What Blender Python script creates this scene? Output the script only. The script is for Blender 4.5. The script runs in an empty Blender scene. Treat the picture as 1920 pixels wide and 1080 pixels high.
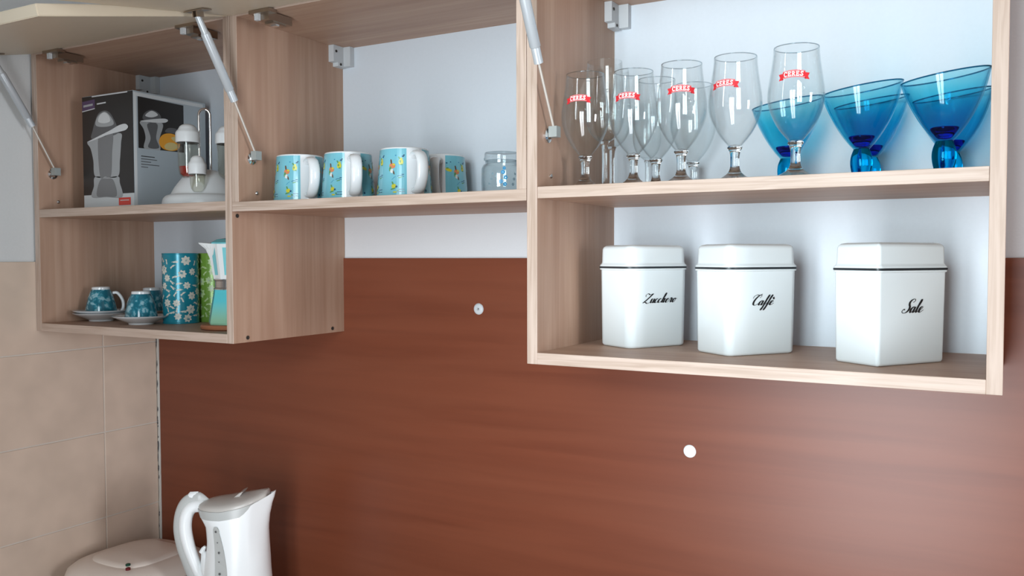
import bpy, bmesh, math, random
from mathutils import Vector, Matrix
random.seed(7)
PI = math.pi
scene = bpy.context.scene
COL = scene.collection

# ------------------------------------------------------------ camera
YAW, PITCH, ROLL = 0.51517, 0.03687, -0.00196
CAM = Vector((0.60123, -1.10519, 0.15592))
F = Vector((-math.sin(YAW)*math.cos(PITCH), math.cos(YAW)*math.cos(PITCH), -math.sin(PITCH)))
R = Vector((math.cos(YAW), math.sin(YAW), 0)); U = R.cross(F)
R2 = math.cos(ROLL)*R + math.sin(ROLL)*U
U2 = -math.sin(ROLL)*R + math.cos(ROLL)*U
cd = bpy.data.cameras.new('camera'); cam = bpy.data.objects.new('camera', cd); COL.objects.link(cam)
cd.sensor_width = 36.0; cd.lens = 1637.8/1920*36.0; cd.clip_start = 0.02
cam.matrix_world = Matrix.Translation(CAM) @ Matrix(((R2.x, U2.x, -F.x), (R2.y, U2.y, -F.y), (R2.z, U2.z, -F.z))).to_4x4()
scene.camera = cam

# ------------------------------------------------------------ light and exposure
vs = scene.view_settings
vs.view_transform = 'Standard'; vs.look = 'None'; vs.gamma = 1.0; vs.use_curve_mapping = False
vs.exposure = 0.16
scene.cycles.transparent_max_bounces = 48; scene.cycles.max_bounces = 14; scene.cycles.transmission_bounces = 12
w = bpy.data.worlds.new('world'); scene.world = w; w.use_nodes = True
w.node_tree.nodes['Background'].inputs[0].default_value = (0.75, 0.87, 1.0, 1)
w.node_tree.nodes['Background'].inputs[1].default_value = 1.0

def area(name, loc, target, sx, sy, power, color, spread=180):
    l = bpy.data.lights.new(name, 'AREA'); l.shape = 'RECTANGLE'; l.size = sx; l.size_y = sy
    l.energy = power; l.color = color; l.spread = math.radians(spread)
    o = bpy.data.objects.new(name, l); COL.objects.link(o); o.location = loc
    o.rotation_euler = (Vector(target)-Vector(loc)).to_track_quat('-Z', 'Y').to_euler()
    return o
area('daylight_sky', (0.28, -1.62, 0.31), (0.28, 0, 0.31), 0.62, 0.90, 14.5, (0.82, 0.95, 1.0), 115)
area('daylight_low', (0.28, -1.62, -0.72), (0.28, 0, -0.72), 0.62, 1.16, 16, (0.95, 0.97, 1.0), 140)
area('daylight_side_window', (3.06, -0.72, 0.20), (0, -0.72, 0.20), 0.5, 1.1, 43, (0.92, 0.95, 1.0))

# ------------------------------------------------------------ materials
MATS = {}
def nodes(name):
    m = bpy.data.materials.new(name); m.use_nodes = True; MATS[name] = m
    nt = m.node_tree; return m, nt, nt.nodes, nt.links, nt.nodes['Principled BSDF']
def plain(name, col, rough=0.5, metal=0.0, bump=0.0, scale=60, vary=0.0, coat=0.0, spec=0.5):
    if name in MATS: return MATS[name]
    m, nt, n, l, b = nodes(name)
    b.inputs['Roughness'].default_value = rough; b.inputs['Metallic'].default_value = metal
    b.inputs['Coat Weight'].default_value = coat; b.inputs['Specular IOR Level'].default_value = spec
    tc = n.new('ShaderNodeTexCoord'); ns = n.new('ShaderNodeTexNoise'); ns.inputs['Scale'].default_value = scale
    l.new(tc.outputs['Object'], ns.inputs['Vector'])
    mx = n.new('ShaderNodeMixRGB'); mx.inputs[1].default_value = (*[c*(1-vary) for c in col], 1)
    mx.inputs[2].default_value = (*[min(1, c*(1+vary)) for c in col], 1)
    l.new(ns.outputs['Fac'], mx.inputs[0]); l.new(mx.outputs[0], b.inputs['Base Color'])
    if bump:
        bp = n.new('ShaderNodeBump'); bp.inputs['Strength'].default_value = bump; bp.inputs['Distance'].default_value = 0.002
        l.new(ns.outputs['Fac'], bp.inputs['Height']); l.new(bp.outputs[0], b.inputs['Normal'])
    return m
def wood(name, axis, c0, c1, c2, rough=0.5, fine=1.0):
    m, nt, n, l, b = nodes(name)
    tc = n.new('ShaderNodeTexCoord'); geo = n.new('ShaderNodeNewGeometry')
    mp = n.new('ShaderNodeMapping'); s = [95*fine, 95*fine, 95*fine]; s['XYZ'.index(axis)] = 4.0*fine
    mp.inputs['Scale'].default_value = s
    l.new(geo.outputs['Position'], mp.inputs['Vector'])
    n1 = n.new('ShaderNodeTexNoise'); n1.inputs['Scale'].default_value = 1.0; n1.inputs['Detail'].default_value = 5; n1.inputs['Distortion'].default_value = 0.6
    l.new(mp.outputs[0], n1.inputs['Vector'])
    mp2 = n.new('ShaderNodeMapping'); s = [13.0, 13.0, 13.0]; s['XYZ'.index(axis)] = 1.1
    mp2.inputs['Scale'].default_value = s; l.new(geo.outputs['Position'], mp2.inputs['Vector'])
    n2 = n.new('ShaderNodeTexNoise'); n2.inputs['Scale'].default_value = 1.0; n2.inputs['Detail'].default_value = 3; n2.inputs['Distortion'].default_value = 1.2
    l.new(mp2.outputs[0], n2.inputs['Vector'])
    r1 = n.new('ShaderNodeValToRGB'); r1.color_ramp.elements[0].position = 0.36; r1.color_ramp.elements[1].position = 0.62
    r1.color_ramp.elements[0].color = (*c0, 1); r1.color_ramp.elements[1].color = (*c1, 1)
    l.new(n1.outputs['Fac'], r1.inputs[0])
    r2 = n.new('ShaderNodeValToRGB'); r2.color_ramp.elements[0].position = 0.40; r2.color_ramp.elements[1].position = 0.66
    r2.color_ramp.elements[0].color = (0, 0, 0, 1); r2.color_ramp.elements[1].color = (0.55, 0.55, 0.55, 1)
    l.new(n2.outputs['Fac'], r2.inputs[0])
    mx = n.new('ShaderNodeMixRGB'); mx.inputs[2].default_value = (*c2, 1)
    l.new(r2.outputs[0], mx.inputs[0]); l.new(r1.outputs[0], mx.inputs[1]); l.new(mx.outputs[0], b.inputs['Base Color'])
    b.inputs['Roughness'].default_value = rough
    bp = n.new('ShaderNodeBump'); bp.inputs['Strength'].default_value = 0.25; bp.inputs['Distance'].default_value = 0.0006
    l.new(n1.outputs['Fac'], bp.inputs['Height']); l.new(bp.outputs[0], b.inputs['Normal'])
    return m
OAK = ((0.42, 0.262, 0.182), (0.47, 0.308, 0.222), (0.32, 0.178, 0.120))
oak_z = wood('oak_upright', 'Z', *OAK); oak_x = wood('oak_level', 'X', *OAK)
EDGE = ((0.40, 0.290, 0.225), (0.56, 0.435, 0.365), (0.46, 0.340, 0.270))
edge_x = wood('oak_edge_level', 'X', *EDGE, fine=2.0); edge_z = wood('oak_edge_upright', 'Z', *EDGE, fine=2.0)
cherry = wood('cherry_panel', 'X', (0.150, 0.036, 0.015), (0.175, 0.044, 0.019), (0.200, 0.056, 0.026), rough=0.36, fine=0.45)
white_board = plain('white_board', (0.64, 0.69, 0.75), 0.45, vary=0.02, scale=200)
wall_white = plain('wall_paint', (0.66, 0.66, 0.68), 0.7, bump=0.1, scale=300, vary=0.02)
wall_grey = plain('wall_paint_side', (0.62, 0.63, 0.63), 0.75, bump=0.1, scale=200, vary=0.03)
wall_front_m = plain('wall_paint_front', (0.30, 0.29, 0.28), 0.75, vary=0.03)
ceil_m = plain('ceiling_paint', (0.45, 0.40, 0.37), 0.8, vary=0.02)
floor_m = plain('floor_stone', (0.24, 0.17, 0.13), 0.5, vary=0.1, scale=6)
counter_m = plain('worktop_laminate', (0.45, 0.38, 0.33), 0.4, vary=0.15, scale=120)
grout_m = plain('grout', (0.62, 0.56, 0.50), 0.85, bump=0.2, scale=300, vary=0.06)
tile_m = plain('tile_ceramic', (0.62, 0.49, 0.395), 0.38, bump=0.12, scale=13, vary=0.17)
caulk_m = plain('silicone', (0.50, 0.47, 0.43), 0.6, vary=0.05)
mould_m = plain('dark_mould', (0.05, 0.05, 0.06), 0.8, vary=0.3)
cream = plain('cream_door', (0.66, 0.56, 0.43), 0.42, vary=0.02, scale=20)
steel = plain('steel', (0.62, 0.62, 0.62), 0.25, 1.0)
chrome = plain('chrome', (0.85, 0.85, 0.86), 0.08, 1.0)
nickel = plain('hinge_nickel', (0.42, 0.35, 0.29), 0.28, 1.0)
strut_m = plain('strut_grey', (0.52, 0.55, 0.58), 0.35, 0.3)
socket_m = plain('socket_plastic', (0.30, 0.32, 0.31), 0.5)
rod_m = plain('rod_metal', (0.55, 0.50, 0.45), 0.45, 0.4)
dark_m = plain('dark_metal', (0.05, 0.045, 0.04), 0.4, 0.5)
plastic = plain('white_plastic', (0.74, 0.75, 0.76), 0.35)
bracket_m = plain('bracket_plastic', (0.55, 0.57, 0.59), 0.4)
enamel = plain('white_enamel', (0.80, 0.86, 0.88), 0.16, coat=0.3)
black_m = plain('black_seal', (0.02, 0.025, 0.03), 0.4)
ink = plain('black_ink', (0.01, 0.01, 0.012), 0.5)
red_ink = plain('red_ink', (0.62, 0.02, 0.03), 0.4)
red_dark = plain('dark_red_ink', (0.33, 0.01, 0.015), 0.4)
white_ink = plain('white_ink', (0.85, 0.85, 0.85), 0.4)
porcelain = plain('porcelain', (0.72, 0.74, 0.76), 0.14, coat=0.3)
mug_blue = plain('mug_blue', (0.175, 0.47, 0.56), 0.16, coat=0.3, vary=0.05, scale=30)
P_YEL = plain('print_yellow', (0.55, 0.52, 0.05), 0.2); P_ORA = plain('print_orange', (0.60, 0.22, 0.10), 0.2)
P_GRN = plain('print_green', (0.10, 0.28, 0.10), 0.2); P_NAVY = plain('print_navy', (0.02, 0.08, 0.16), 0.2)
P_BRN = plain('print_brown', (0.12, 0.07, 0.04), 0.2); P_LBL = plain('print_pale_blue', (0.05, 0.24, 0.40), 0.2); P_WHT = plain('print_white', (0.66, 0.70, 0.68), 0.2)
P_PNK = plain('print_crimson', (0.35, 0.02, 0.08), 0.2)
tin_teal = plain('tin_teal', (0.015, 0.235, 0.315), 0.22, 0.15, vary=0.35, scale=35)
tin_green = plain('tin_green', (0.17, 0.32, 0.05), 0.25, 0.1, vary=0.15, scale=35)
tin_eye = plain('tin_flower_eye', (0.33, 0.42, 0.40), 0.3)
tin_cream = plain('tin_flower', (0.62, 0.60, 0.53), 0.3, vary=0.06)
tin_pgreen = plain('tin_flower_green', (0.42, 0.55, 0.27), 0.3, vary=0.06)
moka_w = plain('moka_white', (0.78, 0.80, 0.80), 0.15, coat=0.3); moka_t = plain('moka_turquoise', (0.17, 0.55, 0.60), 0.25)
tray_m = plain('trivet_wood', (0.36, 0.13, 0.06), 0.5, vary=0.2, scale=40)
box_black = plain('carton_black', (0.022, 0.019, 0.018), 0.35); box_grey = plain('carton_grey', (0.40, 0.45, 0.49), 0.45)
box_white = plain('carton_white', (0.62, 0.64, 0.65), 0.45); pic_grey = plain('print_grey', (0.36, 0.37, 0.38), 0.4); pic_dark = plain('print_dark_grey', (0.11, 0.11, 0.115), 0.4)
pic_mid = plain('print_mid_grey', (0.19, 0.19, 0.195), 0.4); pic_light = plain('print_light_grey', (0.62, 0.63, 0.64), 0.4); pic_purple = plain('print_purple', (0.09, 0.055, 0.12), 0.4); pic_orange = plain('print_fruit', (0.75, 0.33, 0.03), 0.4)
pic_yel = plain('print_fruit_pale', (0.62, 0.50, 0.22), 0.4); pic_red = plain('print_red_label', (0.70, 0.06, 0.04), 0.4)
kettle_w = plain('kettle_white', (0.90, 0.92, 0.93), 0.28); kettle_g = plain('kettle_grey', (0.50, 0.51, 0.50), 0.3); kettle_lid = plain('kettle_lid', (0.52, 0.49, 0.46), 0.3)
toaster_w = plain('toaster_cream', (0.80, 0.71, 0.64), 0.32); led_g = plain('lamp_green', (0.005, 0.06, 0.035), 0.2); led_r = plain('lamp_red', (0.14, 0.01, 0.015), 0.2)
oil_m = plain('vinegar_red', (0.25, 0.02, 0.015), 0.2)

# teal floral porcelain of the little cups
def floral():
    m, nt, n, l, b = nodes('floral_teal')
    tc = n.new('ShaderNodeTexCoord')
    vo = n.new('ShaderNodeTexVoronoi'); vo.inputs['Scale'].default_value = 75; vo.feature = 'F1'
    no = n.new('ShaderNodeTexNoise'); no.inputs['Scale'].default_value = 110; no.inputs['Detail'].default_value = 4
    ad = n.new('ShaderNodeMixRGB'); ad.blend_type = 'ADD'; ad.inputs[0].default_value = 0.02
    l.new(tc.outputs['Object'], ad.inputs[1]); l.new(no.outputs['Color'], ad.inputs[2]); l.new(tc.outputs['Object'], no.inputs['Vector'])
    l.new(ad.outputs[0], vo.inputs['Vector'])
    mt = n.new('ShaderNodeMath'); mt.operation = 'MULTIPLY'; l.new(vo.outputs['Distance'], mt.inputs[0]); mt.inputs[1].default_value = 1.0
    ad2 = n.new('ShaderNodeMath'); ad2.operation = 'ADD'; l.new(mt.outputs[0], ad2.inputs[0])
    m3 = n.new('ShaderNodeMath'); m3.operation = 'MULTIPLY'; m3.inputs[1].default_value = 0.5; l.new(no.outputs['Fac'], m3.inputs[0]); l.new(m3.outputs[0], ad2.inputs[1])
    r = n.new('ShaderNodeValToRGB'); e = r.color_ramp.elements
    e[0].position = 0.56; e[0].color = (0.26, 0.46, 0.53, 1); e[1].position = 0.86; e[1].color = (0.012, 0.14, 0.20, 1)
    x = r.color_ramp.elements.new(0.70); x.color = (0.04, 0.26, 0.34, 1)
    l.new(ad2.outputs[0], r.inputs[0]); l.new(r.outputs[0], b.inputs['Base Color'])
    b.inputs['Roughness'].default_value = 0.12; b.inputs['Coat Weight'].default_value = 0.3
    return m
floral_m = floral()

# thin blown glass: a see-through wall with Fresnel gloss, more absorbing where the wall is seen edge-on
def thin_glass(name, col, edge, gloss=(1, 1, 1), rough=0.02, ior=1.45, top=None, zr=None):
    m = bpy.data.materials.new(name); m.use_nodes = True; nt = m.node_tree; n = nt.nodes; l = nt.links
    n.remove(n['Principled BSDF']); out = n['Material Output']
    tr = n.new('ShaderNodeBsdfTransparent'); gl = n.new('ShaderNodeBsdfGlossy'); gl.inputs['Roughness'].default_value = rough; gl.inputs['Color'].default_value = (*gloss, 1)
    lw = n.new('ShaderNodeLayerWeight'); lw.inputs['Blend'].default_value = 0.5; lf = lw
    pw = n.new('ShaderNodeMath'); pw.operation = 'POWER'; pw.inputs[1].default_value = 3.0; l.new(lw.outputs['Facing'], pw.inputs[0])
    mx = n.new('ShaderNodeMixRGB'); mx.inputs[1].default_value = (*col, 1); mx.inputs[2].default_value = (*edge, 1)
    l.new(pw.outputs[0], mx.inputs[0])
    if top:   # the wall is thinner towards the rim, so the tint is weaker there
        tc = n.new('ShaderNodeTexCoord'); sp = n.new('ShaderNodeSeparateXYZ'); l.new(tc.outputs['Object'], sp.inputs[0])
        mr = n.new('ShaderNodeMapRange'); mr.inputs[1].default_value = zr[0]; mr.inputs[2].default_value = zr[1]; l.new(sp.outputs['Z'], mr.inputs[0])
        m0 = n.new('ShaderNodeMixRGB'); m0.inputs[1].default_value = (*col, 1); m0.inputs[2].default_value = (*top, 1)
        l.new(mr.outputs[0], m0.inputs[0]); l.new(m0.outputs[0], mx.inputs[1])
    l.new(mx.outputs[0], tr.inputs['Color'])
    p5 = n.new('ShaderNodeMath'); p5.operation = 'POWER'; p5.inputs[1].default_value = 4.5; l.new(lf.outputs['Facing'], p5.inputs[0])
    fr = n.new('ShaderNodeMath'); fr.operation = 'MULTIPLY_ADD'; fr.inputs[1].default_value = 0.75; fr.inputs[2].default_value = ((ior-1)/(ior+1))**2; l.new(p5.outputs[0], fr.inputs[0])
    ms = n.new('ShaderNodeMixShader'); l.new(fr.outputs[0], ms.inputs[0]); l.new(tr.outputs[0], ms.inputs[1]); l.new(gl.outputs[0], ms.inputs[2])
    l.new(ms.outputs[0], out.inputs['Surface']); return m
clear = thin_glass('clear_glass', (0.985, 0.992, 0.992), (0.74, 0.77, 0.78), ior=1.42)
blue = thin_glass('blue_glass', (0.40, 0.87, 0.955), (0.28, 0.70, 0.86), ior=1.45, top=(0.76, 0.94, 0.97), zr=(0.085, 0.118))
def solid_glass(name, col, rough=0.0):
    m = bpy.data.materials.new(name); m.use_nodes = True; nt = m.node_tree; n = nt.nodes; l = nt.links
    n.remove(n['Principled BSDF']); g = n.new('ShaderNodeBsdfGlass'); g.inputs['Color'].default_value = (*col, 1); g.inputs['IOR'].default_value = 1.48; g.inputs['Roughness'].default_value = rough
    l.new(g.outputs[0], n['Material Output'].inputs['Surface']); return m
clear_solid = solid_glass('clear_glass_solid', (0.97, 0.985, 0.99)); blue_solid = solid_glass('blue_glass_solid', (0.05, 0.68, 0.96)); deep_solid = solid_glass('deep_blue_glass', (0.03, 0.20, 0.75))
blue_rim = solid_glass('blue_rim_glass', (.25, .55, .68)); clear_rim = solid_glass('clear_rim_glass', (.80, .84, .86))
jar_glass = thin_glass('jar_glass', (0.93, 0.96, 0.965), (0.5, 0.56, 0.6), ior=1.5)

cruet_glass = thin_glass('cruet_glass', (0.97, 0.97, 0.94), (0.70, 0.72, 0.70), ior=1.5)
# ------------------------------------------------------------ helpers
def link(name, me, mat, parent=None, smooth=None):
    o = bpy.data.objects.new(name, me); COL.objects.link(o)
    if mat is not None:
        for m in (mat if isinstance(mat, (list, tuple)) else [mat]): me.materials.append(m)
    if smooth is not None:
        for p in me.polygons: p.use_smooth = True
        me.set_sharp_from_angle(angle=math.radians(smooth))
    if parent is not None: o.parent = parent
    return o
def tag(o, label=None, cat=None, group=None, kind=None):
    if label: o['label'] = label
    if cat: o['category'] = cat
    if group: o['group'] = group
    if kind: o['kind'] = kind
    return o
def empty(name, loc, rz=0.0, label=None, cat=None, group=None, kind=None):
    o = bpy.data.objects.new(name, None); COL.objects.link(o); o.empty_display_size = 0.03
    o.location = loc; o.rotation_euler = (0, 0, rz); return tag(o, label, cat, group, kind)
class MB:
    def __init__(s): s.v = []; s.f = []; s.mi = []
    def add(s, vs_, fs, mi=0):
        b = len(s.v); s.v += [tuple(v) for v in vs_]; s.f += [tuple(i+b for i in f) for f in fs]; s.mi += [mi]*len(fs); return s
    def box(s, a, b, mi=0, M=None):
        vv = [Vector((x, y, z)) for z in (a[2], b[2]) for y in (a[1], b[1]) for x in (a[0], b[0])]
        if M is not None: vv = [M @ v for v in vv]
        return s.add(vv, [(0, 2, 3, 1), (4, 5, 7, 6), (0, 1, 5, 4), (2, 6, 7, 3), (0, 4, 6, 2), (1, 3, 7, 5)], mi)
    def lathe(s, prof, seg=40, M=None, mi=0, closed=False, fn=None):
        rings = []; vv = []; ff = []
        for (r, z) in prof:
            if r <= 1e-6: rings.append([len(vv)]); vv.append(Vector((0, 0, z)))
            else:
                rings.append(list(range(len(vv), len(vv)+seg)))
                for k in range(seg):
                    a = 2*PI*k/seg; vv.append(Vector((r*math.cos(a), r*math.sin(a), z)))
        pr = list(zip(rings, rings[1:]))
        if closed: pr.append((rings[-1], rings[0]))
        for A, B in pr:
            for k in range(seg):
                k2 = (k+1) % seg
                if len(A) == 1 and len(B) == 1: break
                if len(A) == 1: ff.append((A[0], B[k2], B[k]))
                elif len(B) == 1: ff.append((A[k], A[k2], B[0]))
                else: ff.append((A[k], A[k2], B[k2], B[k]))
        if fn: vv = [fn(v) for v in vv]
        if M is not None: vv = [M @ v for v in vv]
        return s.add(vv, ff, mi)
    def tube(s, pts, rad, seg=12, ell=1.0, up=Vector((0, 0, 1)), mi=0, caps=True):
        pts = [Vector(p) for p in pts]; rr = rad if isinstance(rad, (list, tuple)) else [rad]*len(pts)
        vv = []; ff = []
        side = None
        for i, p in enumerate(pts):
            t = (pts[min(i+1, len(pts)-1)]-pts[max(i-1, 0)]).normalized()
            if side is None:
                side = t.cross(up)
                if side.length < 1e-3: side = t.cross(Vector((1, 0, 0)))
            side = (side - t*side.dot(t)).normalized(); nn = side.cross(t).normalized()
            for k in range(seg):
                a = 2*PI*k/seg; vv.append(p+side*(rr[i]*ell*math.cos(a))+nn*(rr[i]*math.sin(a)))
        for i in range(len(pts)-1):
            for k in range(seg):
                k2 = (k+1) % seg; ff.append((i*seg+k, i*seg+k2, (i+1)*seg+k2, (i+1)*seg+k))
        if caps: ff.append(tuple(reversed(range(seg)))); ff.append(tuple(range((len(pts)-1)*seg, len(pts)*seg)))
        return s.add(vv, ff, mi)
    def loft(s, rings, mi=0, caps=True):
        n_ = len(rings[0]); vv = [v for r in rings for v in r]; ff = []
        for i in range(len(rings)-1):
            for k in range(n_):
                k2 = (k+1) % n_; ff.append((i*n_+k, i*n_+k2, (i+1)*n_+k2, (i+1)*n_+k))
        if caps: ff.append(tuple(reversed(range(n_)))); ff.append(tuple(range((len(rings)-1)*n_, len(rings)*n_)))
        return s.add(vv, ff, mi)
    def flat(s, poly, fn, mi=0):
        return s.add([fn(*p) for p in poly], [tuple(range(len(poly)))], mi)
    def mesh(s, name, recalc=True):
        me = bpy.data.meshes.new(name); me.from_pydata(s.v, [], s.f)
        for p, i in zip(me.polygons, s.mi): p.material_index = i
        if recalc:
            bm = bmesh.new(); bm.from_mesh(me); bmesh.ops.recalc_face_normals(bm, faces=bm.faces); bm.to_mesh(me); bm.free()
        me.update(); return me
    def build(s, name, mat, parent=None, smooth=None, recalc=True):
        return link(name, s.mesh(name, recalc), mat, parent, smooth)
def bevelbox(name, a, b, mat, parent=None, bev=0.0008, seg=2):
    bm = bmesh.new(); bmesh.ops.create_cube(bm, size=1)
    for v in bm.verts: v.co = Vector([(a[i]+b[i])/2+v.co[i]*(b[i]-a[i]) for i in range(3)])
    if bev: bmesh.ops.bevel(bm, geom=list(bm.edges), offset=bev, segments=seg, affect='EDGES', profile=0.5)
    me = bpy.data.meshes.new(name); bm.to_mesh(me); bm.free(); return link(name, me, mat, parent)
def spline(pts, n_=8):
    pts = [Vector(p) for p in pts]; out = []
    P = [pts[0]*2-pts[1]] + pts + [pts[-1]*2-pts[-2]]
    for i in range(1, len(P)-2):
        for k in range(n_):
            t = k/n_; a, b, c, d = P[i-1], P[i], P[i+1], P[i+2]
            out.append(0.5*((2*b)+(c-a)*t+(2*a-5*b+4*c-d)*t*t+(3*b-a-3*c+d)*t**3))
    out.append(pts[-1]); return out
def rrect(hx, hy, r, seg=6):
    pts = []
    for cx_, cy_, a0 in ((hx-r, hy-r, 0), (-hx+r, hy-r, 90), (-hx+r, -hy+r, 180), (hx-r, -hy+r, 270)):
        for k in range(seg+1):
            a = math.radians(a0+90*k/seg); pts.append((cx_+r*math.cos(a), cy_+r*math.sin(a)))
    return pts
def to_cam(x, y): return math.atan2(CAM.y-y, CAM.x-x)
# pen strokes: a flat nib line along a smooth path, thick on the way down
def pen(mb, pts, fn, thin, thick, mi=0, smooth=True, nib=False):
    P = [Vector((p[0], p[1], 0)) for p in pts]
    if smooth: P = spline(P, 7)
    V_ = []
    for i, p in enumerate(P):
        t = (P[min(i+1, len(P)-1)]-P[max(i-1, 0)]); t.normalize() if t.length else None
        nrm = Vector((-t.y, t.x, 0)); wd = thin if not nib else thin+(thick-thin)*max(0, -t.y)**1.5
        V_ += [p+nrm*wd/2, p-nrm*wd/2]
    mb.add([fn(v.x, v.y) for v in V_], [(2*i, 2*i+1, 2*i+3, 2*i+2) for i in range(len(P)-1)], mi)

# ------------------------------------------------------------ room
XW, YW = -1.182, 0.3036
XR, YF, ZF, ZC = 3.0, -1.56, -1.46, 1.25
ZT = 0.1465
def struct(o): o['kind'] = 'structure'; return o
struct(MB().box((XW-.1, YF-.1, ZF-.1), (XR+.1, YW+.1, ZF)).build('floor', floor_m))
struct(MB().box((XW-.1, YF-.1, ZC), (XR+.1, YW+.1, ZC+.1)).build('ceiling', ceil_m))
struct(MB().box((XW-.1, YW, ZF), (XR+.1, YW+.1, ZC)).build('wall_back', wall_white))
wl = struct(empty('wall_left', (XW, 0, ZF), kind='structure'))
MB().box((-.1, YF-.1, 0), (0, YW, ZC-ZF)).build('plaster', wall_grey, wl)
MB().box((0, -1.1, -0.60-ZF), (.0035, YW-.001, ZT-ZF-.001)).build('grout_bed', grout_m, wl)
# ceramic tiles, each its own piece
TH, TW = 0.1948, 0.25
cols = [(0.155, YW-0.006)] + [(0.155-TW*(k+1), 0.155-TW*k) for k in range(5)]
for r_ in range(4):
    z1 = ZT-TH*r_; z0 = max(z1-TH, -0.60)
    for (a, b) in cols:
        g = 0.0014
        t = bevelbox('tile', (0.002, a+g, z0+g-ZF), (0.0052+random.uniform(-.0003, .0003), b-g, z1-g-ZF), tile_m, wl, bev=0.0009, seg=2)
# silicone joint in the corner with dark mould spots
cb = MB(); cb.tube([(XW+0.008+0.0006*math.sin(i*1.7), YW-0.0035, -0.559+i*0.0195) for i in range(36)], [0.0042+0.0007*math.sin(i*2.3) for i in range(36)], 8)
cs = struct(cb.build('trim_1', caulk_m, None, 40))
mm = MB()
for i in range(26):
    z = random.uniform(-0.54, -0.02); L = random.choice([.004, .008, .02, .012]); x = XW+0.0062+random.uniform(0, .002)
    mm.tube([(x, YW-0.0072, z), (x+.0006, YW-0.0076, z+L*.5), (x, YW-0.0072, z+L)], [.0006, .0012, .0005], 6)
mm.build('mould_spot', mould_m, cs)
# side and front walls with the windows that light the room
def wall_with_hole(name, axis, pos, out, a0, a1, h0, h1, z0, z1, mat):
    mb = MB()
    def seg(p, q, zz0, zz1):
        if axis == 'x': mb.box((min(pos, out), p, zz0), (max(pos, out), q, zz1))
        else: mb.box((p, min(pos, out), zz0), (q, max(pos, out), zz1))
    seg(a0, h0, ZF, ZC); seg(h1, a1, ZF, ZC); seg(h0, h1, ZF, z0); seg(h0, h1, z1, ZC)
    return struct(mb.build(name, mat))
wall_with_hole('wall_front', 'y', YF, YF-.1, XW-.1, XR+.1, -.05, .61, -1.32, .88, wall_front_m)
wall_with_hole('wall_right', 'x', XR, XR+.1, YF-.1, YW+.1, -.98, -.46, -.35, .77, wall_front_m)
def window(name, axis, pos, a0, a1, z0, z1, bars):
    mb = MB(); w_ = .045
    def bar(p, q, zz0, zz1):
        if axis == 'x': mb.box((pos, p, zz0), (pos+.03, q, zz1))
        else: mb.box((p, pos-.03, zz0), (q, pos, zz1))
    bar(a0, a0+w_, z0, z1); bar(a1-w_, a1, z0, z1); bar(a0+w_, a1-w_, z0, z0+w_); bar(a0+w_, a1-w_, z1-w_, z1)
    for t in bars: c = a0+(a1-a0)*t; bar(c-.03, c+.03, z0+w_, z1-w_)
    c = z0+(z1-z0)*.62
    xs = [a0+w_]+sum([[a0+(a1-a0)*t-.03, a0+(a1-a0)*t+.03] for t in bars], [])+[a1-w_]
    for i in range(0, len(xs), 2): bar(xs[i], xs[i+1], c-.015, c+.015)
    return struct(mb.build(name, plastic))
window('window_1', 'y', YF, -.05, .61, -1.32, .88, [.5])
window('window_2', 'x', XR, -.98, -.46, -.35, .77, [])

# cherry splashback and worktop
bevelbox('splashback_panel', (XW+0.0125, 0.2985, -0.5595), (1.6, YW-.0002, 0.1517), cherry, None, .0006)
sp = bpy.data.objects['splashback_panel']; tag(sp, 'reddish-brown cherry wood splashback panel along the back wall below the cabinets', 'panel')
bevelbox('worktop', (XW+0.0058, -0.34, -0.60), (1.6, 0.2975, -0.56), counter_m, None, .003)
tag(bpy.data.objects['worktop'], 'beige worktop under the kettle and sandwich toaster', 'worktop')
for (x, z, mt, lb) in ((-0.266, 0.0556, bracket_m, 'small grey screw cap with a recess in the splashback, left of the right cabinet'), (0.1465, -0.1704, enamel, 'small bright white screw cap on the splashback below the right cabinet')):
    c = empty('screw_cap', (x, 0.2985, z), 0, lb, 'screw cap')
    M = Matrix.Rotation(PI/2, 4, 'X')
    pr = [(0, .0030), (.0062, .0028), (.0100, .0014), (.0108, 0.0001), (0, 0.0001)] if mt is enamel else [(0, .0008), (.0022, .0010), (.0034, .0030), (.0072, .0028), (.0100, .0014), (.0108, .0001), (0, .0001)]
    MB().lathe(pr, 28, M).build('cap', mt, c, 35)
    if mt is not enamel:
        MB().lathe([(0, .0018), (.0017, .0016), (.0018, .0008), (0, .0008)], 12, M).build('screw_head', steel, c, 30)

# ------------------------------------------------------------ wall cabinets
T = 0.0167; DB = 0.2815; DC = YW-0.0004
ZS = 0.2543; ZTOP = 0.5914
def panel(name, a, b, parent, face, edge, bev=.0005):
    bm = bmesh.new(); bmesh.ops.create_cube(bm, size=1)
    for v in bm.verts: v.co = Vector([(a[i]+b[i])/2+v.co[i]*(b[i]-a[i]) for i in range(3)])
    bmesh.ops.bevel(bm, geom=list(bm.edges), offset=bev, segments=1, affect='EDGES')
    for f in bm.faces: f.material_index = 1 if f.normal.y < -0.5 else 0
    me = bpy.data.meshes.new(name); bm.to_mesh(me); bm.free(); return link(name, me, [face, edge], parent)
STR_M = (0.031, 0.335); STR_B = (-0.018, 0.424); STR_T = (-0.0945, 0.552)
def screw_part(name, p, ax, r, parent, mat, h=.0016):
    M = Matrix.Translation(p) @ {'+x': Matrix.Rotation(PI/2, 4, 'Y'), '-z': Matrix.Rotation(PI, 4, 'X')}[ax]
    return MB().lathe([(0, h*.4), (r*.4, h*.4), (r*.5, h), (r, h*.7), (r, 0), (0, 0)], 14, M).build(name, mat, parent, 35)
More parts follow.
